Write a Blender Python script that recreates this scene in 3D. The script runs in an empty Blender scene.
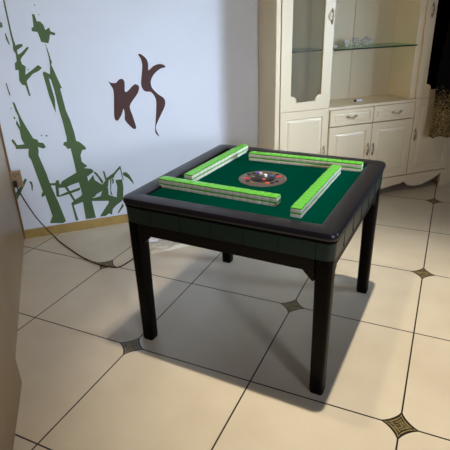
import bpy, bmesh, math, random
from mathutils import Vector, Matrix
random.seed(7)
SC = bpy.context.scene
COL = SC.collection
# ------------------------------------------------------------ camera
cd = bpy.data.cameras.new('camera'); cam = bpy.data.objects.new('camera', cd); COL.objects.link(cam)
rt = Vector((0.94264353, -0.33256927, -0.02865077)); up = Vector((0.16313403, 0.38410173, 0.90876463)); bk = Vector((-0.29122238, -0.86131501, 0.41632437))
cam.matrix_world = Matrix(((rt.x, up.x, bk.x, -0.8775), (rt.y, up.y, bk.y, -1.9904), (rt.z, up.z, bk.z, 1.5218), (0, 0, 0, 1)))
cd.sensor_width = 36; cd.lens = 476.58 / 450 * 36; cd.clip_start = 0.05
SC.camera = cam
TA = math.radians(-46.5)                 # the table's turn against the wall
TM = Matrix.Rotation(TA, 4, 'Z')
# ------------------------------------------------------------ world and light
w = bpy.data.worlds.new('world'); SC.world = w; w.use_nodes = True
w.node_tree.nodes['Background'].inputs[0].default_value = (0.72, 0.78, 1.0, 1)
w.node_tree.nodes['Background'].inputs[1].default_value = 0.065
def area(name, loc, target, size, energy, color, size_y=None, spread=180):
    l = bpy.data.lights.new(name, 'AREA'); l.energy = energy; l.color = color
    l.shape = 'RECTANGLE' if size_y else 'DISK'; l.size = size
    if size_y: l.size_y = size_y
    l.spread = math.radians(spread)
    o = bpy.data.objects.new(name, l); COL.objects.link(o); o.location = loc
    o.rotation_euler = (Vector(target) - Vector(loc)).to_track_quat('-Z', 'Y').to_euler(); return o
def spot(name, loc, target, energy, color, angle, blend, radius):
    l = bpy.data.lights.new(name, 'SPOT'); l.energy = energy; l.color = color; l.spot_size = math.radians(angle); l.spot_blend = blend; l.shadow_soft_size = radius
    o = bpy.data.objects.new(name, l); COL.objects.link(o); o.location = loc
    o.rotation_euler = (Vector(target) - Vector(loc)).to_track_quat('-Z', 'Y').to_euler(); return o
spot('ceiling_downlight', (0.296, -0.312, 5.4), (0.46, -0.66, 0), 990, (1.0, 0.90, 0.72), 38, 1.0, 0.05)
p = TM @ Vector((0.0, -0.30, 2.6)); area('ceiling_lamp_light', p, (p.x, p.y, 0), 0.10, 13, (1.0, 0.84, 0.56))
area('window_light', (3.25, -1.62, 1.55), (-0.08, 1.1, 0.98), 0.7, 15.5, (0.64, 0.80, 1.0), 1.0, 46)
area('window_light', (0.55, -5.0, 1.75), (-0.1, 1.5, 0.9), 0.5, 9, (0.84, 0.88, 1.0), 0.6, 60)
vs = SC.view_settings; vs.view_transform = 'Standard'; vs.look = 'None'; vs.exposure = 0.0; vs.gamma = 1; vs.use_curve_mapping = False
# ------------------------------------------------------------ materials
def lin(c):
    return tuple(((x / 255) / 12.92 if x / 255 <= .04045 else ((x / 255 + .055) / 1.055) ** 2.4) for x in c)
def mat(name, rgb, rough=.5, metal=0, var=0, scale=20, coat=0, spec=.5, bump=0, trans=0, ior=1.45):
    m = bpy.data.materials.new(name); m.use_nodes = True; nt = m.node_tree; b = nt.nodes['Principled BSDF']
    c = lin(rgb) + (1,)
    b.inputs['Base Color'].default_value = c; b.inputs['Roughness'].default_value = rough; b.inputs['Metallic'].default_value = metal
    b.inputs['Coat Weight'].default_value = coat; b.inputs['Specular IOR Level'].default_value = spec
    b.inputs['Transmission Weight'].default_value = trans; b.inputs['IOR'].default_value = ior
    if var or bump:
        tc = nt.nodes.new('ShaderNodeTexCoord'); n = nt.nodes.new('ShaderNodeTexNoise'); n.inputs['Scale'].default_value = scale
        n.inputs['Detail'].default_value = 4
        nt.links.new(tc.outputs['Object'], n.inputs['Vector'])
        if var:
            r = nt.nodes.new('ShaderNodeValToRGB'); r.color_ramp.elements[0].position = .3; r.color_ramp.elements[1].position = .7
            r.color_ramp.elements[0].color = tuple(x * (1 - var) for x in c[:3]) + (1,)
            r.color_ramp.elements[1].color = tuple(min(1, x * (1 + var)) for x in c[:3]) + (1,)
            nt.links.new(n.outputs['Fac'], r.inputs[0]); nt.links.new(r.outputs[0], b.inputs['Base Color'])
        if bump:
            bp = nt.nodes.new('ShaderNodeBump'); bp.inputs['Strength'].default_value = bump; bp.inputs['Distance'].default_value = .002
            nt.links.new(n.outputs['Fac'], bp.inputs['Height']); nt.links.new(bp.outputs[0], b.inputs['Normal'])
    return m
M = dict(
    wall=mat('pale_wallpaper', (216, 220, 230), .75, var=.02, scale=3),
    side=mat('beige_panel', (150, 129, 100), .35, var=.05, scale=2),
    trimwood=mat('brown_trim', (112, 86, 56), .5, var=.1, scale=12),
    skirting=mat('ochre_wood', (160, 132, 76), .45, var=.10, scale=15),
    green_paint=mat('bamboo_green_paint', (76, 98, 60), .7, var=.05, scale=14),
    brown_paint=mat('dark_brown_paint', (72, 44, 42), .7, var=.06, scale=20),
    cab=mat('cream_lacquer', (236, 220, 188), .38, var=.02, scale=5),
    cabin=mat('cream_interior', (218, 204, 174), .5),
    black=mat('black_lacquer', (3, 2, 2), .45, spec=.12),
    frame=mat('black_leatherette', (16, 15, 26), .34, bump=.15, scale=220),
    panelgreen=mat('dark_green_panel', (20, 42, 38), .28),
    railbrown=mat('dark_brown_rail', (9, 5, 5), .45, spec=.25),
    felt=mat('green_felt', (0, 56, 46), .95, var=.10, scale=160, bump=.4, spec=0),
    tback=mat('green_tile_back', (92, 180, 60), .25),
    tedge=mat('ivory_tile', (226, 222, 208), .3),
    disc=mat('smoky_disc', (84, 76, 76), .3),
    discdark=mat('dark_console', (34, 28, 34), .25),
    red=mat('red_button', (190, 50, 62), .3), orange=mat('orange_button', (190, 90, 62), .3), purple=mat('violet_button', (105, 75, 205), .3),
    white=mat('white_plastic', (235, 235, 238), .3), blue=mat('blue_button', (60, 100, 190), .3), gold=mat('brass_button', (150, 120, 70), .35, .6),
    brass=mat('antique_brass', (172, 160, 138), .35, .7, var=.25, scale=90),
    glassedge=mat('green_glass_edge', (14, 26, 22), .5, spec=.2),
    socket=mat('tan_socket', (150, 124, 98), .35), plug=mat('black_plastic', (22, 20, 20), .4),
    cord=mat('brown_cord', (52, 42, 34), .5),
    rubber=mat('rubber', (12, 12, 12), .8),
    fill=mat('dark_groove', (70, 58, 40), .8),
)
def glass(name, tint, alpha, rough=.02, fill=0):
    m = bpy.data.materials.new(name); m.use_nodes = True; nt = m.node_tree; nt.nodes.clear()
    o = nt.nodes.new('ShaderNodeOutputMaterial'); mx = nt.nodes.new('ShaderNodeMixShader'); t = nt.nodes.new('ShaderNodeBsdfTransparent')
    g = nt.nodes.new('ShaderNodeBsdfGlossy'); g.inputs['Roughness'].default_value = rough
    t.inputs[0].default_value = tint + (1,); mx.inputs[0].default_value = alpha
    nt.links.new(t.outputs[0], mx.inputs[1]); nt.links.new(g.outputs[0], mx.inputs[2]); 
    if fill:                                                         # pale diffuse mixed in, standing in for light on the pane
        d = nt.nodes.new('ShaderNodeBsdfDiffuse'); d.inputs[0].default_value = (.8, .78, .7, 1); m2 = nt.nodes.new('ShaderNodeMixShader'); m2.inputs[0].default_value = fill
        nt.links.new(mx.outputs[0], m2.inputs[1]); nt.links.new(d.outputs[0], m2.inputs[2]); nt.links.new(m2.outputs[0], o.inputs[0])
    else: nt.links.new(mx.outputs[0], o.inputs[0])
    return m
M['pane'] = glass('clear_pane', (.96, .98, .96), .12, fill=.06)
M['shelfglass'] = glass('shelf_glass', (.80, .92, .87), .10)
M['darkpane'] = glass('dark_reflection_pane', (.07, .06, .065), .03)  # dark reflection of the room put into the glass colour
M['crystal'] = mat('crystal_glass', (245, 248, 252), .05, trans=.75, ior=1.4)

# ------------------------------------------------------------ helpers
def ob(name, bm, m, parent=None, smooth=False, M4=None):
    bmesh.ops.recalc_face_normals(bm, faces=bm.faces)
    me = bpy.data.meshes.new(name); bm.to_mesh(me); bm.free()
    for x in (m if isinstance(m, (list, tuple)) else [m]): me.materials.append(x)
    if smooth:
        for pl in me.polygons: pl.use_smooth = True
        me.set_sharp_from_angle(angle=math.radians(38))
    o = bpy.data.objects.new(name, me); COL.objects.link(o)
    if parent: o.parent = parent
    if M4 is not None: o.matrix_local = M4
    return o
def tag(o, label=None, cat=None, group=None, kind=None):
    if label: o['label'] = label
    if cat: o['category'] = cat
    if group: o['group'] = group
    if kind: o['kind'] = kind
    return o
def empty(name, loc=(0, 0, 0), rz=0):
    o = bpy.data.objects.new(name, None); COL.objects.link(o); o.location = loc; o.rotation_euler = (0, 0, rz); o.empty_display_size = .05; return o
def box(bm, x0, x1, y0, y1, z0, z1, bev=0, seg=2, mi=0):
    r = bmesh.ops.create_cube(bm, size=1); vs_ = r['verts']
    for v in vs_: v.co = Vector(((x0 + x1) / 2 + v.co.x * (x1 - x0), (y0 + y1) / 2 + v.co.y * (y1 - y0), (z0 + z1) / 2 + v.co.z * (z1 - z0)))
    fs = set(f for v in vs_ for f in v.link_faces)
    for f in fs: f.material_index = mi
    if bev: bmesh.ops.bevel(bm, geom=list(set(e for v in vs_ for e in v.link_edges)), offset=bev, segments=seg, affect='EDGES', profile=.5)
def bx(*a, **k):
    bm = bmesh.new(); box(bm, *a, **k); return bm
def prism(bm, pts, axis, a0, a1):
    """extrude a 2-D outline: axis 'y' -> pts are (x,z); 'z' -> (x,y); 'x' -> (y,z)"""
    f3 = {'y': lambda p, a: (p[0], a, p[1]), 'z': lambda p, a: (p[0], p[1], a), 'x': lambda p, a: (a, p[0], p[1])}[axis]
    n = len(pts); A = [bm.verts.new(f3(q, a0)) for q in pts]; B = [bm.verts.new(f3(q, a1)) for q in pts]
    bm.faces.new(A); bm.faces.new(list(reversed(B)))
    for i in range(n): bm.faces.new((A[i], B[i], B[(i + 1) % n], A[(i + 1) % n]))
def rrect(hx, hy, r, n=5):
    out = []
    for cx, cy, a0 in ((hx - r, hy - r, 0), (-hx + r, hy - r, 90), (-hx + r, -hy + r, 180), (hx - r, -hy + r, 270)):
        for k in range(n + 1):
            a = math.radians(a0 + 90 * k / n); out.append((cx + r * math.cos(a), cy + r * math.sin(a)))
    return out
def loft(bm, loops, close=True, cap0=True, cap1=True, cyc=False):
    R = [[bm.verts.new(p) for p in L] for L in loops]; n = len(R[0])
    for a, b in list(zip(R, R[1:])) + ([(R[-1], R[0])] if cyc else []):
        for i in range(n): bm.faces.new((a[i], a[(i + 1) % n], b[(i + 1) % n], b[i]))
    if not cyc:
        if cap0: bm.faces.new(list(reversed(R[0])))
        if cap1: bm.faces.new(R[-1])
def lathe(bm, prof, c=(0, 0, 0), n=24):
    loops = [[(c[0] + r * math.cos(2 * math.pi * k / n), c[1] + r * math.sin(2 * math.pi * k / n), c[2] + z) for k in range(n)] for r, z in prof]
    loft(bm, loops)
def tube(bm, pts, r, n=8, taper=None):
    P = [Vector(p) for p in pts]; loops = []
    prev = Vector((0, 0, 1))
    for i, q in enumerate(P):
        d = (P[min(i + 1, len(P) - 1)] - P[max(i - 1, 0)]).normalized()
        u = d.cross(prev)
        if u.length < 1e-3: u = d.cross(Vector((1, 0, 0)))
        u.normalize(); v = u.cross(d).normalized()
        rr = r * (taper[i] if taper else 1)
        loops.append([q + u * rr * math.cos(2 * math.pi * k / n) + v * rr * math.sin(2 * math.pi * k / n) for k in range(n)])
    loft(bm, loops)
def smooth_path(pts, n=8):
    P = [Vector(p) for p in pts]; P = [P[0] * 2 - P[1]] + P + [P[-1] * 2 - P[-2]]; out = []
    for i in range(1, len(P) - 2):
        for k in range(n):
            t = k / n; a, b, c, d = P[i - 1:i + 3]
            out.append(.5 * ((2 * b) + (c - a) * t + (2 * a - 5 * b + 4 * c - d) * t * t + (3 * b - a - 3 * c + d) * t ** 3))
    out.append(P[-2]); return out
def decal(bm, pts, y, t):
    """flat painted shape on the wall, thin as paint"""
    vs_ = [bm.verts.new((x, y - t, z)) for x, z in pts]; n = len(vs_)
    e = [bm.edges.new((vs_[i], vs_[(i + 1) % n])) for i in range(n)]
    r = bmesh.ops.triangle_fill(bm, use_beauty=True, use_dissolve=False, edges=e)
    fs = [g for g in r['geom'] if isinstance(g, bmesh.types.BMFace)]
    r = bmesh.ops.extrude_face_region(bm, geom=fs)
    for v in [g for g in r['geom'] if isinstance(g, bmesh.types.BMVert)]: v.co.y = y
def plate_with_hole(bm, outer, inner, y0, y1):
    for loop in (outer, inner):
        vs_ = [bm.verts.new((x, y0, z)) for x, z in loop]
        for i in range(len(vs_)): bm.edges.new((vs_[i], vs_[(i + 1) % len(vs_)]))
    r = bmesh.ops.triangle_fill(bm, use_beauty=True, use_dissolve=False, edges=[e for e in bm.edges])
    fs = [g for g in r['geom'] if isinstance(g, bmesh.types.BMFace)]
    r = bmesh.ops.extrude_face_region(bm, geom=fs)
    for v in [g for g in r['geom'] if isinstance(g, bmesh.types.BMVert)]: v.co.y = y1

# ------------------------------------------------------------ floor
WY = 1.52; WX = -1.268
def floor_material():
    m = bpy.data.materials.new('glazed_floor_tiles'); m.use_nodes = True; nt = m.node_tree; L = nt.links; b = nt.nodes['Principled BSDF']
    def N(t, **k):
        n = nt.nodes.new(t)
        for a, v in k.items(): setattr(n, a, v)
        return n
    def mth(op, a, c=None, clamp=False):
        n = N('ShaderNodeMath', operation=op, use_clamp=clamp)
        for i, x in enumerate((a, c)):
            if x is None: continue
            if isinstance(x, (int, float)): n.inputs[i].default_value = x
            else: L.new(x, n.inputs[i])
        return n.outputs[0]
    tc = N('ShaderNodeTexCoord'); mp = N('ShaderNodeMapping'); mp.vector_type = 'TEXTURE'
    mp.inputs['Location'].default_value = (TORG[0], TORG[1], 0); mp.inputs['Rotation'].default_value = (0, 0, TROT); mp.inputs['Scale'].default_value = (TS, TS, 1)
    L.new(tc.outputs['Object'], mp.inputs[0]); sp = N('ShaderNodeSeparateXYZ'); L.new(mp.outputs[0], sp.inputs[0])
    X, Y = sp.outputs[0], sp.outputs[1]
    rx, ry = mth('ROUND', X), mth('ROUND', Y)
    fx, fy = mth('ABSOLUTE', mth('SUBTRACT', X, rx)), mth('ABSOLUTE', mth('SUBTRACT', Y, ry))
    # grout
    g = mth('LESS_THAN', mth('MINIMUM', fx, fy), .0052)
    par = mth('LESS_THAN', mth('ABSOLUTE', mth('SUBTRACT', mth('MODULO', mth('ADD', mth('ADD', rx, ry), 1000), 2), 0)), .5)
    T = .13
    pv = mth('ADD', mth('POWER', mth('DIVIDE', fx, T), .70), mth('POWER', mth('DIVIDE', fy, T), .70))
    med = mth('MULTIPLY', par, mth('LESS_THAN', pv, 1.0))
    bord = mth('GREATER_THAN', pv, .84)
    # ornament: rings and leaves
    rings = mth('SINE', mth('MULTIPLY', pv, 26))
    vo = N('ShaderNodeTexVoronoi'); vo.inputs['Scale'].default_value = 34; L.new(mp.outputs[0], vo.inputs['Vector'])
    orn = mth('GREATER_THAN', mth('ADD', rings, mth('MULTIPLY', mth('SUBTRACT', vo.outputs['Distance'], .45), 2.4)), .1)
    c1 = N('ShaderNodeMix', data_type='RGBA'); c1.inputs[6].default_value = lin((24, 18, 14)) + (1,); c1.inputs[7].default_value = lin((140, 124, 84)) + (1,)
    L.new(orn, c1.inputs[0])
    c2 = N('ShaderNodeMix', data_type='RGBA'); L.new(bord, c2.inputs[0]); L.new(c1.outputs[2], c2.inputs[6]); c2.inputs[7].default_value = lin((22, 16, 12)) + (1,)
    # tile glaze, each tile a touch different
    n1 = N('ShaderNodeTexNoise'); n1.inputs['Scale'].default_value = 2.2; n1.inputs['Detail'].default_value = 6; L.new(mp.outputs[0], n1.inputs['Vector'])
    rp = N('ShaderNodeValToRGB'); rp.color_ramp.elements[0].position = .3; rp.color_ramp.elements[1].position = .7
    rp.color_ramp.elements[0].color = lin((208, 196, 176)) + (1,); rp.color_ramp.elements[1].color = lin((219, 208, 188)) + (1,)
    L.new(n1.outputs['Fac'], rp.inputs[0])
    c3 = N('ShaderNodeMix', data_type='RGBA'); L.new(g, c3.inputs[0]); L.new(rp.outputs[0], c3.inputs[6]); c3.inputs[7].default_value = lin((26, 19, 14)) + (1,)
    c4 = N('ShaderNodeMix', data_type='RGBA'); L.new(med, c4.inputs[0]); L.new(c3.outputs[2], c4.inputs[6]); L.new(c2.outputs[2], c4.inputs[7])
    L.new(c4.outputs[2], b.inputs['Base Color'])
    b.inputs['Roughness'].default_value = .30; b.inputs['Specular IOR Level'].default_value = .45
    bp = N('ShaderNodeBump'); bp.inputs['Strength'].default_value = .5; bp.inputs['Distance'].default_value = .001
    L.new(mth('SUBTRACT', 1, g), bp.inputs['Height']); L.new(bp.outputs[0], b.inputs['Normal'])
    return m
TS = 0.63464; TROT = 0.04581 + TA; TORG = (-1.621, -0.042)
bm = bmesh.new(); box(bm, WX - .12, 3.6, -3.0, WY + .12, -.1, 0)
tag(ob('floor', bm, floor_material()), kind='structure')
tag(ob('wall_back', bx(WX - .12, 3.6, WY, WY + .12, 0, 2.7), M['wall']), kind='structure')
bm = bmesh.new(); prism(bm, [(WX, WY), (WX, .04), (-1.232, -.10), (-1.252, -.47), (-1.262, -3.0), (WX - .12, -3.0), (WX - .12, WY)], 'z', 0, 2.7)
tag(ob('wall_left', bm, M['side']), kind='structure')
bm = bmesh.new(); prism(bm, [(WY - .016, 0), (WY - .016, .058), (WY - .012, .066), (WY, .066), (WY, 0)], 'x', WX + .012, .612)
tag(ob('baseboard_back', bm, M['skirting']), kind='structure')
tag(ob('trim_1', bx(WX, WX + .012, WY - .02, WY, .0, 2.7, bev=.002), M['trimwood']), kind='structure')

# ------------------------------------------------------------ mural
BAMBOO = [[[-1.086,1.598],[-1.077,1.598],[-1.073,1.409],[-1.07,1.368],[-1.064,1.334],[-1.052,1.341],[-1.025,1.342],[-1.023,1.329],[-1.042,1.318],[-1.062,1.306],[-1.062,1.279],[-1.039,1.29],[-0.997,1.324],[-0.988,1.317],[-1.021,1.281],[-1.041,1.262],[-1.052,1.246],[-1.049,1.221],[-1.029,1.203],[-1.041,1.153],[-0.995,1.18],[-0.952,1.209],[-0.931,1.19],[-0.951,1.173],[-0.995,1.155],[-1.035,1.119],[-1.041,1.107],[-1.034,1.016],[-1.044,1.017],[-1.054,1.087],[-1.073,1.092],[-1.085,1.119],[-1.076,1.185],[-1.096,1.187],[-1.091,1.228],[-1.077,1.239],[-1.074,1.284],[-1.084,1.308],[-1.08,1.344],[-1.083,1.408],[-1.084,1.501]],[[-1.127,1.478],[-1.118,1.469],[-1.118,1.446],[-1.135,1.441]],[[-1.114,1.411],[-1.108,1.408],[-1.097,1.342],[-1.104,1.342],[-1.114,1.376]],[[-0.933,1.515],[-0.919,1.512],[-0.912,1.471],[-0.893,1.471],[-0.876,1.45],[-0.87,1.418],[-0.843,1.433],[-0.84,1.409],[-0.812,1.398],[-0.816,1.384],[-0.846,1.391],[-0.856,1.358],[-0.865,1.338],[-0.907,1.348],[-0.915,1.392],[-0.92,1.409],[-0.951,1.414],[-0.952,1.432],[-0.937,1.441]],[[-0.883,1.318],[-0.878,1.314],[-0.866,1.235],[-0.863,1.222],[-0.87,1.205],[-0.856,1.158],[-0.851,1.137],[-0.828,1.054],[-0.839,1.048],[-0.825,0.899],[-0.807,0.831],[-0.794,0.745],[-0.79,0.682],[-0.768,0.672],[-0.732,0.631],[-0.732,0.613],[-0.758,0.612],[-0.776,0.577],[-0.775,0.527],[-0.743,0.492],[-0.749,0.483],[-0.771,0.478],[-0.716,0.465],[-0.7,0.443],[-0.726,0.426],[-0.753,0.409],[-0.75,0.361],[-0.728,0.311],[-0.747,0.245],[-0.747,0.212],[-0.736,0.075],[-0.811,0.077],[-0.813,0.225],[-0.809,0.289],[-0.817,0.361],[-0.819,0.377],[-0.823,0.445],[-0.825,0.453],[-0.829,0.544],[-0.836,0.634],[-0.857,0.631],[-0.867,0.652],[-0.882,0.663],[-0.876,0.682],[-0.855,0.684],[-0.851,0.712],[-0.86,0.836],[-0.863,0.857],[-0.869,0.903],[-0.873,0.958],[-0.879,1.047],[-0.887,1.102],[-0.888,1.145],[-0.878,1.202],[-0.877,1.248]],[[-0.933,1.155],[-0.922,1.167],[-0.888,1.145],[-0.887,1.109],[-0.9,1.123],[-0.895,1.07],[-0.885,0.986],[-0.893,0.892],[-0.901,0.92],[-0.917,1.006]],[[-0.799,0.451],[-0.827,0.45],[-0.934,0.399],[-0.952,0.375],[-0.955,0.412],[-0.971,0.412],[-0.982,0.393],[-1.022,0.396],[-1.023,0.381],[-0.985,0.375],[-0.99,0.287],[-0.967,0.284],[-0.899,0.295],[-0.819,0.314],[-0.816,0.335],[-0.885,0.318],[-0.915,0.313],[-0.97,0.295],[-0.965,0.352],[-0.914,0.349],[-0.884,0.36],[-0.815,0.376]],[[-0.923,0.351],[-0.903,0.35],[-0.863,0.241],[-0.878,0.235]],[[-0.795,0.286],[-0.827,0.262],[-0.869,0.242],[-0.897,0.22],[-0.885,0.077],[-0.866,0.076],[-0.882,0.202],[-0.804,0.22]],[[-1.154,0.989],[-1.141,0.979],[-1.133,0.934],[-1.12,0.875],[-1.098,0.809],[-1.07,0.732],[-1.046,0.72],[-1.04,0.701],[-1.011,0.693],[-0.998,0.662],[-1.018,0.653],[-1.05,0.669],[-1.051,0.64],[-1.058,0.612],[-1.028,0.468],[-1.022,0.421],[-1.013,0.369],[-0.984,0.239],[-0.956,0.085],[-0.98,0.073],[-1.071,0.089],[-1.043,0.141],[-1.065,0.31],[-1.09,0.298],[-1.091,0.319],[-1.077,0.343],[-1.111,0.582],[-1.123,0.608],[-1.12,0.636],[-1.112,0.664],[-1.193,0.671],[-1.194,0.693],[-1.21,0.727],[-1.205,0.743],[-1.194,0.734],[-1.18,0.698],[-1.132,0.697],[-1.145,0.736],[-1.145,0.798],[-1.16,0.843],[-1.152,0.867],[-1.137,0.818],[-1.137,0.893],[-1.147,0.927]],[[-0.7,0.443],[-0.682,0.43],[-0.643,0.357],[-0.656,0.337],[-0.677,0.393],[-0.701,0.43]],[[-0.708,0.418],[-0.704,0.376],[-0.682,0.357],[-0.656,0.332],[-0.628,0.36],[-0.637,0.439],[-0.625,0.433],[-0.617,0.379],[-0.557,0.413],[-0.551,0.402],[-0.561,0.377],[-0.603,0.361],[-0.615,0.31],[-0.631,0.296],[-0.705,0.265],[-0.722,0.245],[-0.758,0.236],[-0.793,0.294],[-0.798,0.358],[-0.762,0.361]],[[-0.757,0.244],[-0.729,0.236],[-0.678,0.244],[-0.663,0.28],[-0.636,0.297],[-0.615,0.305],[-0.618,0.245],[-0.561,0.215],[-0.546,0.3],[-0.554,0.355],[-0.504,0.353],[-0.501,0.293],[-0.513,0.196],[-0.53,0.177],[-0.574,0.151],[-0.603,0.122],[-0.614,0.079],[-0.633,0.094],[-0.665,0.077],[-0.705,0.081],[-0.626,0.181],[-0.624,0.197],[-0.761,0.217]],[[-0.593,0.36],[-0.581,0.37],[-0.596,0.28],[-0.59,0.235],[-0.604,0.249]],[[-0.577,0.37],[-0.566,0.368],[-0.568,0.333],[-0.579,0.326]],[[-0.493,0.404],[-0.468,0.406],[-0.446,0.381],[-0.423,0.328],[-0.419,0.299],[-0.458,0.357],[-0.491,0.383]],[[-0.557,0.413],[-0.508,0.46],[-0.504,0.458],[-0.493,0.346],[-0.499,0.347],[-0.51,0.439],[-0.551,0.398]],[[-0.521,0.164],[-0.516,0.136],[-0.562,0.082],[-0.569,0.088],[-0.535,0.139]],[[-1.179,0.454],[-1.165,0.447],[-1.187,0.41],[-1.27,0.285],[-1.281,0.297],[-1.266,0.346],[-1.21,0.409]],[[-1.154,0.431],[-1.137,0.426],[-1.134,0.397],[-1.143,0.357],[-1.149,0.364],[-1.146,0.404]],[[-1.171,1.107],[-1.165,1.11],[-1.156,1.032],[-1.163,1.03]],[[-1.021,0.745],[-1.013,0.751],[-1.007,0.743],[-1.014,0.742]],[[-0.989,0.744],[-0.98,0.747],[-0.973,0.738],[-0.982,0.735]],[[-0.91,1.571],[-0.905,1.571],[-0.907,1.561],[-0.911,1.561]],[[-0.895,1.513],[-0.889,1.512],[-0.89,1.506],[-0.895,1.508]],[[-1.021,1.188],[-1.013,1.187],[-1.015,1.18],[-1.021,1.18]],[[-0.887,1.332],[-0.881,1.331],[-0.881,1.323],[-0.887,1.325]],[[-1.166,0.892],[-1.157,0.888],[-1.157,0.874],[-1.166,0.875]],[[-1.171,0.95],[-1.165,0.95],[-1.167,0.942],[-1.173,0.942]]]
CHAR_LEFT = [[-0.515,1.075],[-0.494,1.061],[-0.464,1.059],[-0.45,1.071],[-0.436,1.081],[-0.416,1.082],[-0.405,1.067],[-0.404,1.04],[-0.408,0.998],[-0.39,0.996],[-0.35,1.03],[-0.329,1.04],[-0.31,1.03],[-0.305,1.012],[-0.32,0.975],[-0.361,0.928],[-0.384,0.895],[-0.384,0.863],[-0.377,0.84],[-0.359,0.759],[-0.357,0.73],[-0.368,0.723],[-0.388,0.736],[-0.429,0.793],[-0.427,0.84],[-0.432,0.876],[-0.45,0.837],[-0.475,0.803],[-0.491,0.797],[-0.503,0.821],[-0.497,0.893],[-0.487,0.978],[-0.489,1.019],[-0.501,1.044]]
CHAR_RIGHT = [[-0.29,1.24],[-0.268,1.237],[-0.235,1.206],[-0.225,1.172],[-0.228,1.13],[-0.214,1.135],[-0.183,1.157],[-0.146,1.165],[-0.115,1.158],[-0.103,1.141],[-0.138,1.134],[-0.177,1.11],[-0.206,1.077],[-0.218,1.043],[-0.21,1.002],[-0.169,0.955],[-0.134,0.929],[-0.124,0.898],[-0.133,0.861],[-0.16,0.815],[-0.199,0.749],[-0.211,0.707],[-0.191,0.652],[-0.204,0.66],[-0.218,0.691],[-0.207,0.771],[-0.194,0.865],[-0.193,0.927],[-0.221,0.976],[-0.257,0.983],[-0.279,1.001],[-0.288,1.038],[-0.277,1.102],[-0.267,1.16],[-0.271,1.203]]

bm = bmesh.new()
for i, P in enumerate(BAMBOO): decal(bm, P, WY - .0003, .0012 + .00002 * i)
tag(ob('bamboo_mural', bm, M['green_paint']), 'green bamboo stalks and leaves painted on the pale wall above the baseboard', 'mural')
r = empty('calligraphy_mural', (0, WY - .0003, 0))
tag(r, 'dark brown brush-stroke character for bamboo painted on the pale wall', 'mural')
for P in (CHAR_LEFT, CHAR_RIGHT):
    Q = [(v.x, v.y) for v in smooth_path([(a, b, 0) for a, b in P] + [(P[0][0], P[0][1], 0)], 3)[:-1]]
    bm = bmesh.new(); decal(bm, Q, 0, .0015); ob('brush_stroke', bm, M['brown_paint'], r)

# ------------------------------------------------------------ display cabinet
CF = 1.20; CX0, CX1 = .615, 2.37
cab = empty('display_cabinet', ((CX0 + CX1) / 2, (CF + WY) / 2, 0)); cab_l = Vector(cab.location)
tag(cab, 'cream display cabinet with glass doors, open glass shelf and scalloped base against the wall', 'cabinet')
CM = Matrix.Translation(-cab_l)
def cp(name, bm, m, parent=cab, smooth=False):
    return ob(name, bm, m, parent, smooth, CM if parent is cab else Matrix.Identity(4))
D = WY - .007
bm = bmesh.new()
box(bm, CX0, .654, CF + .006, D, 0, 2.12, bev=.006)                  # left side and its corner post
box(bm, CX1 - .085, CX1, CF + .006, D, 0, 2.12, bev=.006)
box(bm, 1.046, 1.076, CF + .022, D, .802, 2.08); box(bm, 1.81, 1.862, CF + .022, D, .802, 2.08)
box(bm, .654, CX1 - .085, CF + .022, D - .012, .135, .16)            # bottom
box(bm, .654, CX1 - .085, CF + .022, D - .012, 2.06, 2.12)           # top
box(bm, 1.05, 1.08, CF + .022, D - .012, .16, .775); box(bm, 1.858, 1.874, CF + .022, D - .012, .16, .775)
cp('carcass', bm, M['cab'])
# back: boards with open joints
bm = bmesh.new()
for a, b in ((.656, .80), (.803, 1.045), (1.077, 1.425), (1.429, 1.809), (1.863, 2.283)): box(bm, a, b, D - .012, D, .16, 2.06)
cp('back_panel', bm, M['cabin'])
cp('countertop', bx(.654, CX1 - .085, CF + .002, D - .012, .779, .80, bev=.003), M['cab'])
# scalloped base
def scallop():
    h = [(.700, .13), (.712, .12), (.80, .075), (.90, .045), (.98, .042), (1.05, .06), (1.085, .092), (1.10, .10), (1.12, .088), (1.18, .082), (1.32, .062), (1.47, .055)]
    R_ = [(2.945 - x, z) for x, z in reversed(h[:-1])]
    return h + R_
sc_ = scallop()
bm = bmesh.new()
prism(bm, [(.66, .155), (.66, 0), (.698, 0)] + sc_ + [(2.247, 0), (2.285, 0), (2.285, .155)], 'y', CF + .003, CF + .022)
cp('scalloped_apron', bm, M['cab'])
def rings_door(bm, x0, x1, z0, z1, yf, prof, th=.02):
    loops = [[(x0, yf + th, z0), (x1, yf + th, z0), (x1, yf + th, z1), (x0, yf + th, z1)]]
    for ins, dy in prof: loops.append([(x0 + ins, yf + dy, z0 + ins), (x1 - ins, yf + dy, z0 + ins), (x1 - ins, yf + dy, z1 - ins), (x0 + ins, yf + dy, z1 - ins)])
    loft(bm, loops)
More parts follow.
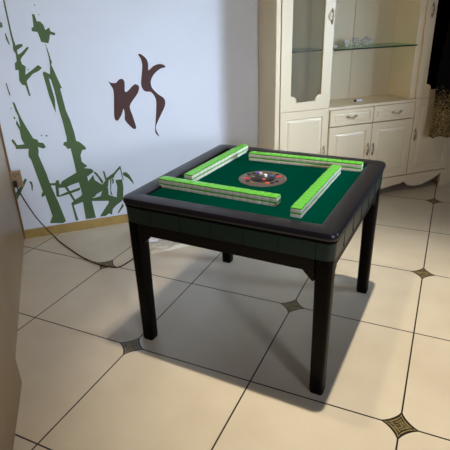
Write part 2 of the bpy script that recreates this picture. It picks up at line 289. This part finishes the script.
def handle_at(parent, x, z, yf, vert, side=1):
    """small ornate pull: two rosettes, a bowed bar and a leaf drop"""
    bm = bmesh.new()
    def pt(a, b, dy): return (x + b, yf - dy, z + a) if vert else (x + a, yf - dy, z + b)
    for s in (-1, 1):
        c = pt(s * .034, 0, .002)
        m4 = Matrix.Translation(c) @ Matrix.Rotation(math.pi / 2, 4, 'X')
        bmesh.ops.create_uvsphere(bm, u_segments=10, v_segments=6, radius=.011, matrix=m4 @ Matrix.Diagonal((1, 1, .5, 1)))
        bmesh.ops.create_uvsphere(bm, u_segments=8, v_segments=5, radius=.006, matrix=Matrix.Translation(pt(s * .048, .0, .002)))
    tube(bm, smooth_path([pt(-.034, 0, .004), pt(-.020, -.004, .018), pt(0, -.008, .022), pt(.020, -.004, .018), pt(.034, 0, .004)], 4), .0045, 7)
    bmesh.ops.create_uvsphere(bm, u_segments=8, v_segments=6, radius=.008, matrix=Matrix.Translation(pt(0, -.010, .022)))
    return ob('handle', bm, M['brass'], parent, True)
PROF = [(0, .002), (.002, 0), (.052, 0), (.056, .005), (.062, .005), (.078, .0005), (.084, 0)]
PROFD = [(0, .002), (.002, 0), (.026, 0), (.029, .004), (.033, .004), (.042, .0005), (.045, 0)]
def door(x0, x1, z0, z1, hx, hz, hv=True, name='door', prof=PROF):
    bm = bmesh.new(); rings_door(bm, x0, x1, z0, z1, CF, prof); d = cp(name, bm, M['cab']); handle_at(d, hx, hz, CF, hv); return d
door(.656, 1.064, .163, .794, 1.037, .46)
door(1.080, 1.467, .163, .645, 1.443, .435); door(1.472, 1.862, .163, .645, 1.492, .43)
door(1.870, 2.282, .163, .794, 1.898, .505)
door(1.080, 1.467, .652, .776, 1.272, .717, False, 'drawer', PROFD); door(1.472, 1.862, .652, .776, 1.69, .714, False, 'drawer', PROFD)
def notched(x0, x1, z0, z1, r, s):
    out = []
    for cx, cz, a0, sx, sz in ((x0, z0, 90, 1, 1), (x1, z0, 180, -1, 1), (x1, z1, 270, -1, -1), (x0, z1, 0, 1, -1)):
        arc = []
        for k in range(9):
            a = math.radians(90 * k / 8); arc.append((cx + sx * (s + r * math.sin(a)) if k > 0 else cx + sx * s, cz + sz * (s + r * math.cos(a)) if k < 8 else cz + sz * s))
        seq = [(cx, cz + sz * (s + r))] + arc + [(cx + sx * (s + r), cz)]
        if sx * sz < 0: seq.reverse()
        out += seq
    return out
def glass_door(x0, x1, gx0, gx1, hx, hz, pane, lab=None):
    bm = bmesh.new()
    inner = notched(gx0, gx1, .862, 1.98, .036, .010)
    plate_with_hole(bm, [(x0, .803), (x1, .803), (x1, 2.07), (x0, 2.07)], inner, CF, CF + .02)
    d = cp('glass_door', bm, M['cab'])
    bm = bmesh.new()
    tube(bm, [(x, CF + .001, z) for x, z in inner] , .0035, 6); ob('molding', bm, M['cab'], d)
    g = ob('glass_pane', bx(gx0 - .006, gx1 + .006, CF + .008, CF + .012, .856, 1.986), pane, d)
    if lab: g['label'] = lab
    handle_at(d, hx, hz, CF, True); return d
glass_door(.656, 1.064, .737, .988, 1.045, 1.44, M['pane'])
glass_door(1.862, 2.282, 1.944, 2.20, 1.905, 1.455, M['darkpane'], 'glass pane coloured dark for its reflection')
for a, b, y0 in ((1.0775, 1.809, 1.235), ):
    s = cp('glass_shelf', bx(a, b, CF + .005, D - .014, 1.208, 1.216), M['shelfglass']); ob('shelf_edge', bx(a, b, CF + .002, CF + .005, 1.207, 1.217), M['glassedge'], s)
for a, b in ((.656, 1.044), (1.864, 2.282)):
    s = cp('glass_shelf', bx(a, b, CF + .06, D - .014, 1.208, 1.216), M['shelfglass']); ob('shelf_edge', bx(a, b, CF + .057, CF + .06, 1.207, 1.217), M['glassedge'], s)

# things on the shelf and counter
SZ = 1.2162
def bowl(name, x, y, s, label, cat, spout=False):
    t = empty(name, (x, y, SZ)); tag(t, label, cat)
    bm = bmesh.new()
    lathe(bm, [(.016 * s, 0), (.024 * s, .004 * s), (.036 * s, .018 * s), (.040 * s, .034 * s), (.034 * s, .050 * s), (.024 * s, .056 * s), (.022 * s, .056 * s), (.031 * s, .048 * s), (.036 * s, .034 * s), (.032 * s, .020 * s), (.02 * s, .008 * s)], n=28)
    ob('vessel', bm, M['crystal'], t, True)
    bm = bmesh.new(); tube(bm, smooth_path([(-.036 * s, 0, .040 * s), (-.062 * s, 0, .044 * s), (-.066 * s, 0, .024 * s), (-.036 * s, 0, .016 * s)], 6), .004 * s, 8); ob('vessel_handle', bm, M['crystal'], t, True)
    if spout:
        bm = bmesh.new(); tube(bm, smooth_path([(.034 * s, 0, .020 * s), (.056 * s, 0, .030 * s), (.070 * s, 0, .050 * s)], 6), .006 * s, 8); ob('spout', bm, M['crystal'], t, True)
        bm = bmesh.new(); lathe(bm, [(.022 * s, .0565 * s), (.016 * s, .063 * s), (.005 * s, .066 * s), (.006 * s, .074 * s), (.001, .077 * s)], n=20); ob('lid', bm, M['crystal'], t, True)
    return t
bowl('glass_teapot', 1.43, 1.33, 1.0, 'small clear glass teapot with lid, rightmost glass on the open shelf', 'teapot', True)
g = empty('glass_goblet', (1.318, 1.31, SZ)); tag(g, 'small clear stemmed glass on the shelf left of the teapot', 'glass')
bm = bmesh.new(); lathe(bm, [(.022, 0), (.022, .003), (.006, .007), (.004, .022), (.012, .030), (.020, .044), (.021, .066), (.019, .066), (.018, .046), (.008, .034)], n=24); ob('goblet_body', bm, M['crystal'], g, True)
g = empty('glass_cup', (1.262, 1.33, SZ)); tag(g, 'tiny clear glass cup behind the stemmed glass on the open shelf', 'cup')
bm = bmesh.new(); lathe(bm, [(.012, 0), (.014, .002), (.024, .034), (.026, .046), (.024, .046), (.022, .034), (.011, .006)], n=24); ob('cup_body', bm, M['crystal'], g, True)
bm = bmesh.new(); lathe(bm, [(.015, 0), (.02, .003), (.03, .016), (.032, .024), (.030, .024), (.018, .008)], n=24)
t = ob('glass_dish', bm, M['crystal'], None, True); t.location = (1.125, 1.29, SZ); tag(t, 'small clear glass dish at the left end of the open shelf', 'dish')
t = empty('lighter', (1.405, 1.33, .8005), math.radians(4)); tag(t, 'white plastic lighter lying on the cabinet counter below the glass shelf', 'lighter')
bm = bx(-.022, .036, -.011, .011, 0, .017, bev=.003); ob('lighter_body', bm, M['white'], t); ob('lighter_head', bx(-.036, -.022, -.01, .01, 0, .016, bev=.002), M['plug'], t)

# ------------------------------------------------------------ garment on the right glass door
def sequins():
    m = mat('gold_speckled_cloth', (34, 24, 28), .8, spec=.1); nt = m.node_tree; b = nt.nodes['Principled BSDF']; L = nt.links
    tc = nt.nodes.new('ShaderNodeTexCoord'); v = nt.nodes.new('ShaderNodeTexVoronoi'); v.inputs['Scale'].default_value = 210; L.new(tc.outputs['Object'], v.inputs['Vector'])
    sp = nt.nodes.new('ShaderNodeSeparateXYZ'); L.new(tc.outputs['Object'], sp.inputs[0])
    mr = nt.nodes.new('ShaderNodeMapRange'); mr.inputs['From Min'].default_value = .95; mr.inputs['From Max'].default_value = .70; mr.inputs['To Min'].default_value = -.1; mr.inputs['To Max'].default_value = .62
    L.new(sp.outputs[2], mr.inputs['Value'])
    sc = nt.nodes.new('ShaderNodeSeparateColor'); L.new(v.outputs['Color'], sc.inputs[0])
    lt = nt.nodes.new('ShaderNodeMath'); lt.operation = 'LESS_THAN'; L.new(sc.outputs[0], lt.inputs[0]); L.new(mr.outputs[0], lt.inputs[1])
    mx = nt.nodes.new('ShaderNodeMix'); mx.data_type = 'RGBA'; L.new(lt.outputs[0], mx.inputs[0]); mx.inputs[6].default_value = lin((11, 8, 9)) + (1,); mx.inputs[7].default_value = lin((150, 128, 84)) + (1,)
    L.new(mx.outputs[2], b.inputs['Base Color']); return m
t = empty('hanging_garment', (2.115, 1.10, 0)); tag(t, 'dark garment with gold speckled hem hanging in front of the right glass door', 'garment')
bm = bmesh.new(); loops = []
for k in range(26):
    z = .50 + (1.85 - .50) * k / 25; half = (.150 - .035 * (k / 25) ** 1.2) if k < 22 else (.12 - .02 * (k - 21)); L_ = []
    for j in range(48):
        a = 2 * math.pi * j / 48; wv = 1 + .10 * math.sin(9 * a + .5 * math.sin(k * .25)) * (1 - k / 30)
        L_.append((half * math.cos(a) * wv + .010 * math.sin(k * .5), .042 * math.sin(a) * wv * (1.15 - k / 50), z + (.012 * math.sin(5 * a) if k == 0 else 0)))
    loops.append(L_)
loft(bm, loops); ob('cloth', bm, sequins(), t, True)
bm = bmesh.new(); tube(bm, smooth_path([(-.10, 0, 1.84), (0, 0, 1.89), (.10, 0, 1.84)], 6), .006); tube(bm, smooth_path([(0, 0, 1.885), (0, 0, 1.94), (.0, .05, 1.99), (0, .09, 1.985)], 6), .003)
ob('hanger', bm, M['plug'], t, True)

# ------------------------------------------------------------ mahjong table
tb = empty('mahjong_table', (0, 0, 0), TA); tag(tb, 'square black mahjong table with green felt top on four thick legs', 'table')
H = .773; FZ = .760
def L3(h, r, z): return [(x, y, z) for x, y in rrect(h, h, r)]
bm = bmesh.new()
loft(bm, [L3(.482, .035, .742), L3(.486, .038, .750), L3(.486, .038, .762), L3(.480, .034, .771), L3(.470, .028, H), L3(.412, .012, H - .001), L3(.404, .008, H - .004), L3(.400, .006, FZ - .004), L3(.400, .006, .742)], cyc=True)
ob('top_frame', bm, M['frame'], tb, True)
bm = bmesh.new(); loft(bm, [L3(.474, .030, .728), L3(.480, .034, .731), L3(.480, .034, .739), L3(.476, .03, .7425)]); ob('trim_band', bm, M['black'], tb, True)
bm = bmesh.new(); loft(bm, [L3(.3995, .006, .745), L3(.3995, .006, FZ)]); ob('playing_surface', bm, M['felt'], tb)
# green apron, a panel joint every few hand widths
bm = bmesh.new(); loft(bm, [L3(.468, .028, .652), L3(.476, .034, .657), L3(.478, .034, .728)]); ob('apron', bm, M['panelgreen'], tb, True)
bm = bmesh.new()
for k in range(6):
    x = -.334 + k * .1485
    for s in (-1, 1):
        box(bm, x - .0006, x + .0006, s * .4775 - .0012, s * .4775 + .0012, .66, .727); box(bm, s * .4775 - .0012, s * .4775 + .0012, x - .0006, x + .0006, .66, .727)
ob('panel_joint', bm, M['rubber'], tb)['kind'] = 'stuff'
LI = .437
bm = bmesh.new()
for s in (-1, 1):
    box(bm, -.40, .40, s * .452 - .012, s * .452 + .012, .594, .653, bev=.003); box(bm, s * .452 - .012, s * .452 + .012, -.40, .40, .594, .653, bev=.003)
ob('rail', bm, M['railbrown'], tb)
for sx in (-1, 1):
    for sy in (-1, 1):
        bm = bmesh.new(); a = .0365
        def S(h, r, z): return [(sx * LI + x, sy * LI + y, z) for x, y in rrect(h, h, r)]
        loft(bm, [S(.029, .017, .004), S(.0308, .018, .012), S(.032, .018, .30), S(.035, .019, .655)])
        lg = ob('leg', bm, M['black'], tb, True)
        bm = bmesh.new(); loft(bm, [S(.027, .01, 0), S(.027, .01, .006)]); ob('foot_pad', bm, M['rubber'], lg)
        for ax in (0, 1):                                             # chamfered bracket between leg and rail
            bm = bmesh.new(); s_ = sx if ax == 0 else sy; q = sy if ax == 0 else sx
            prism(bm, [(s_ * (LI - .036), .594), (s_ * (LI - .036), .553), (s_ * (LI - .044), .553), (s_ * (LI - .082), .594)], 'y' if ax == 0 else 'x', q * .452 - .010, q * .452 + .010)
            ob('bracket', bm, M['railbrown'], tb)
# centre console
C0 = Vector((-.012, .012, FZ))
bm = bmesh.new(); lathe(bm, [(.116, 0), (.116, .003), (.112, .005), (.02, .006)], C0, 48); cs = ob('control_disc', bm, M['disc'], tb, True)
bm = bmesh.new(); lathe(bm, [(.062, .005), (.062, .0085), (.056, .012), (.03, .0135), (.01, .014)], C0, 36); ob('dice_dish', bm, M['discdark'], cs, True)
def button(r, ang, rad, m, h=.004):
    bm = bmesh.new(); c = C0 + Vector((r * math.cos(math.radians(ang)), r * math.sin(math.radians(ang)), .005)); lathe(bm, [(rad, 0), (rad, h * .7), (rad * .8, h), (rad * .3, h)], c, 18)
    ob('button', bm, M[m], cs, True)
button(.076, 208, .014, 'red'); button(.080, 36, .013, 'red'); button(.078, 308, .012, 'orange'); button(.078, 128, .013, 'purple')
for a, m in ((235, 'discdark'), (255, 'gold'), (325, 'discdark'), (345, 'discdark'), (55, 'discdark'), (75, 'gold'), (145, 'discdark'), (165, 'discdark')): button(.084, a, .010, m)
for a, m in ((0, 'blue'), (90, 'red'), (180, 'gold'), (270, 'orange')): button(.044, a + 30, .008, m, .012)
for i, (dx, dy, rz, nm) in enumerate(((-.014, .012, .4, 'left'), (.016, -.006, 1.1, 'right'))):
    d = empty('die', TM @ (C0 + Vector((dx, dy, .0145))), TA + rz); tag(d, 'small white die in the middle of the table console, the %s one of the pair' % nm, 'die', 'dice in the console')
    ob('cube_body', bx(-.007, .007, -.007, .007, 0, .014, bev=.002), M['white'], d)
    bm = bmesh.new()
    for px, py in (((0, 0),) if i else ((-.003, -.003), (.003, .003), (-.003, .003), (.003, -.003))):
        bmesh.ops.create_circle(bm, cap_ends=True, segments=10, radius=.0016 if not i else .0012, matrix=Matrix.Translation((px, py, .01405)))
    ob('pips', bm, M['red'], d)

# ------------------------------------------------------------ 136 mahjong tiles, each one a thing
TW, TL, TT = .0352, .0455, .0212
def make_tile():
    t = empty('mahjong_tile')
    ob('tile_face', bx(-TW / 2 + .0003, TW / 2 - .0003, -TL / 2, TL / 2, 0, TT - .0062, bev=.0018), M['tedge'], t, True)
    ob('tile_back', bx(-TW / 2 + .0003, TW / 2 - .0003, -TL / 2, TL / 2, TT - .0064, TT - .0002, bev=.0018), M['tback'], t, True)
    return t
tile0 = make_tile(); first = True
def copy_tile():
    c = tile0.copy(); COL.objects.link(c)
    for ch in tile0.children: k = ch.copy(); COL.objects.link(k); k.parent = c
    return c
ORD = 'first second third fourth fifth sixth seventh eighth ninth tenth eleventh twelfth thirteenth fourteenth fifteenth sixteenth seventeenth'.split()
ROWS = [('near', (-.119, -.262), -1.6, 'left end'), ('right-hand', (.287, -.066), 90.0, 'near end'), ('far', (.098, .298), 2.2, 'left end'), ('left-hand', (-.308, .124), 88.0, 'near end')]
for nm, (cx, cy), deg, end in ROWS:
    a = math.radians(deg); d = Vector((math.cos(a), math.sin(a), 0)); nn = Vector((-d.y, d.x, 0))
    for k in range(17):
        for lay in (0, 1):
            t = tile0 if first else copy_tile(); first = False
            pos = Vector((cx, cy, 0)) + d * ((k - 8) * TW) + nn * random.uniform(-.0009, .0009); pos.z = FZ + .0002 + lay * TT
            t.location = TM @ pos; t.rotation_euler = (0, 0, TA + a + random.uniform(-.008, .008))
            tag(t, 'green-backed mahjong tile, %s layer of the %s row, %s from its %s' % ('upper' if lay else 'lower', nm, ORD[k], end), 'mahjong tile', 'mahjong tiles stacked in the %s row' % nm)

# ------------------------------------------------------------ newspapers on the floor behind the left leg
def paper_mat(name, base, ink, sc):
    m = mat(name, base, .8); nt = m.node_tree; b = nt.nodes['Principled BSDF']; L = nt.links
    tc = nt.nodes.new('ShaderNodeTexCoord'); br = nt.nodes.new('ShaderNodeTexBrick'); br.inputs['Scale'].default_value = sc
    br.inputs['Color1'].default_value = lin(base) + (1,); br.inputs['Color2'].default_value = lin(tuple((a + c) / 2 for a, c in zip(base, ink))) + (1,); br.inputs['Mortar'].default_value = lin(base) + (1,)
    br.inputs['Mortar Size'].default_value = .03; br.inputs['Row Height'].default_value = .16; br.inputs['Brick Width'].default_value = .7
    L.new(tc.outputs['Object'], br.inputs['Vector']); L.new(br.outputs[0], b.inputs['Base Color']); return m
def newspaper(name, x, y, rz, w_, l_, t_, z, m, label, tilt=0):
    bm = bmesh.new(); nx = 14
    top = [[(-w_ / 2 + w_ * i / nx, -l_ / 2 + l_ * j / 8, t_ * (1 + .35 * math.sin(i * .9) * math.sin(j * .7 + 1)) + tilt * i / nx) for j in range(9)] for i in range(nx + 1)]
    V = [[bm.verts.new(p) for p in r_] for r_ in top]; W_ = [[bm.verts.new((p[0] + .004, p[1], tilt * i / nx * .9)) for p in r_] for i, r_ in enumerate(top)]
    for A, flip in ((V, 0), (W_, 1)):
        for i in range(nx):
            for j in range(8): bm.faces.new((A[i][j], A[i + 1][j], A[i + 1][j + 1], A[i][j + 1]))
    bd = [(i, 0) for i in range(nx)] + [(nx, j) for j in range(8)] + [(i, 8) for i in range(nx, 0, -1)] + [(0, j) for j in range(8, 0, -1)]
    for k in range(len(bd)):
        (a, b), (c, d_) = bd[k], bd[(k + 1) % len(bd)]; bm.faces.new((V[a][b], V[c][d_], W_[c][d_], W_[a][b]))
    o = ob(name, bm, m, None, True); o.location = (x, y, z); o.rotation_euler = (0, 0, rz); tag(o, label, 'newspaper', 'newspapers on the floor'); return o
newspaper('folded_newspaper', -.285, 1.04, .10, .34, .25, .022, .0005, paper_mat('cream_newsprint', (244, 236, 218), (120, 110, 96), 9), 'cream folded newspaper lying on the floor tiles, lowest of the pile')
newspaper('folded_newspaper', -.31, 1.13, -.06, .33, .24, .020, .034, paper_mat('white_newsprint', (248, 246, 246), (150, 84, 92), 7), 'white printed newspaper lying on top of the cream one')

# ------------------------------------------------------------ socket, plug and cord
s = empty('power_socket', (-1.231, WY, .463)); tag(s, 'tan wall socket with a black plug beside the corner trim', 'socket')
ob('socket_plate', bx(-.0365, .0365, -.024, 0, -.06, .06, bev=.003), M['socket'], s)
bm = bmesh.new()
for x, z in ((-.012, .036), (.006, .036), (.022, .036), (-.004, .022)): box(bm, x - .003, x + .003, -.0247, -.023, z - .004, z + .004)
ob('socket_slots', bm, M['plug'], s)
bm = bx(-1.254, -1.230, WY - .056, WY - .0242, .415, .458, bev=.005); 
t = empty('electrical_cord', (-1.235, WY - .03, .43)); tag(t, 'thin dark power cord running from the wall socket across the floor to the table', 'cord')
ob('plug', bm, M['plug'], t, True, Matrix.Translation((1.235, -(WY - .03), -.43)))
path = [(-1.235, 1.475, .425), (-1.228, 1.47, .385), (-1.20, 1.478, .29), (-1.155, 1.48, .17), (-1.10, 1.47, .07), (-1.052, 1.44, .008), (-1.01, 1.32, .005), (-.898, 1.062, .005), (-.80, .90, .005), (-.735, .835, .005), (-.673, .80, .005), (-.60, .845, .005), (-.545, .90, .006), (-.53, .86, .05), (-.565, .55, .36), (-.595, .28, .58), (-.60, .24, .60)]
bm = bmesh.new(); tube(bm, smooth_path(path, 8), .0042, 8); ob('cable', bm, M['cord'], t, True, Matrix.Translation((1.235, -(WY - .03), -.43)))
# wall hook by the cabinet
t = empty('wall_hook', (.562, WY, 1.60)); tag(t, 'small dark ball-ended hook on the wall beside the cabinet', 'hook')
bm = bmesh.new(); box(bm, -.008, .008, -.004, 0, -.03, .04, bev=.001); ob('hook_plate', bm, M['plug'], t)
bm = bmesh.new(); tube(bm, smooth_path([(0, -.003, -.015), (0, -.018, -.03), (0, -.034, -.034)], 5), .004); bmesh.ops.create_uvsphere(bm, u_segments=12, v_segments=8, radius=.011, matrix=Matrix.Translation((0, -.036, -.032))); ob('hook_ball', bm, M['plug'], t, True)
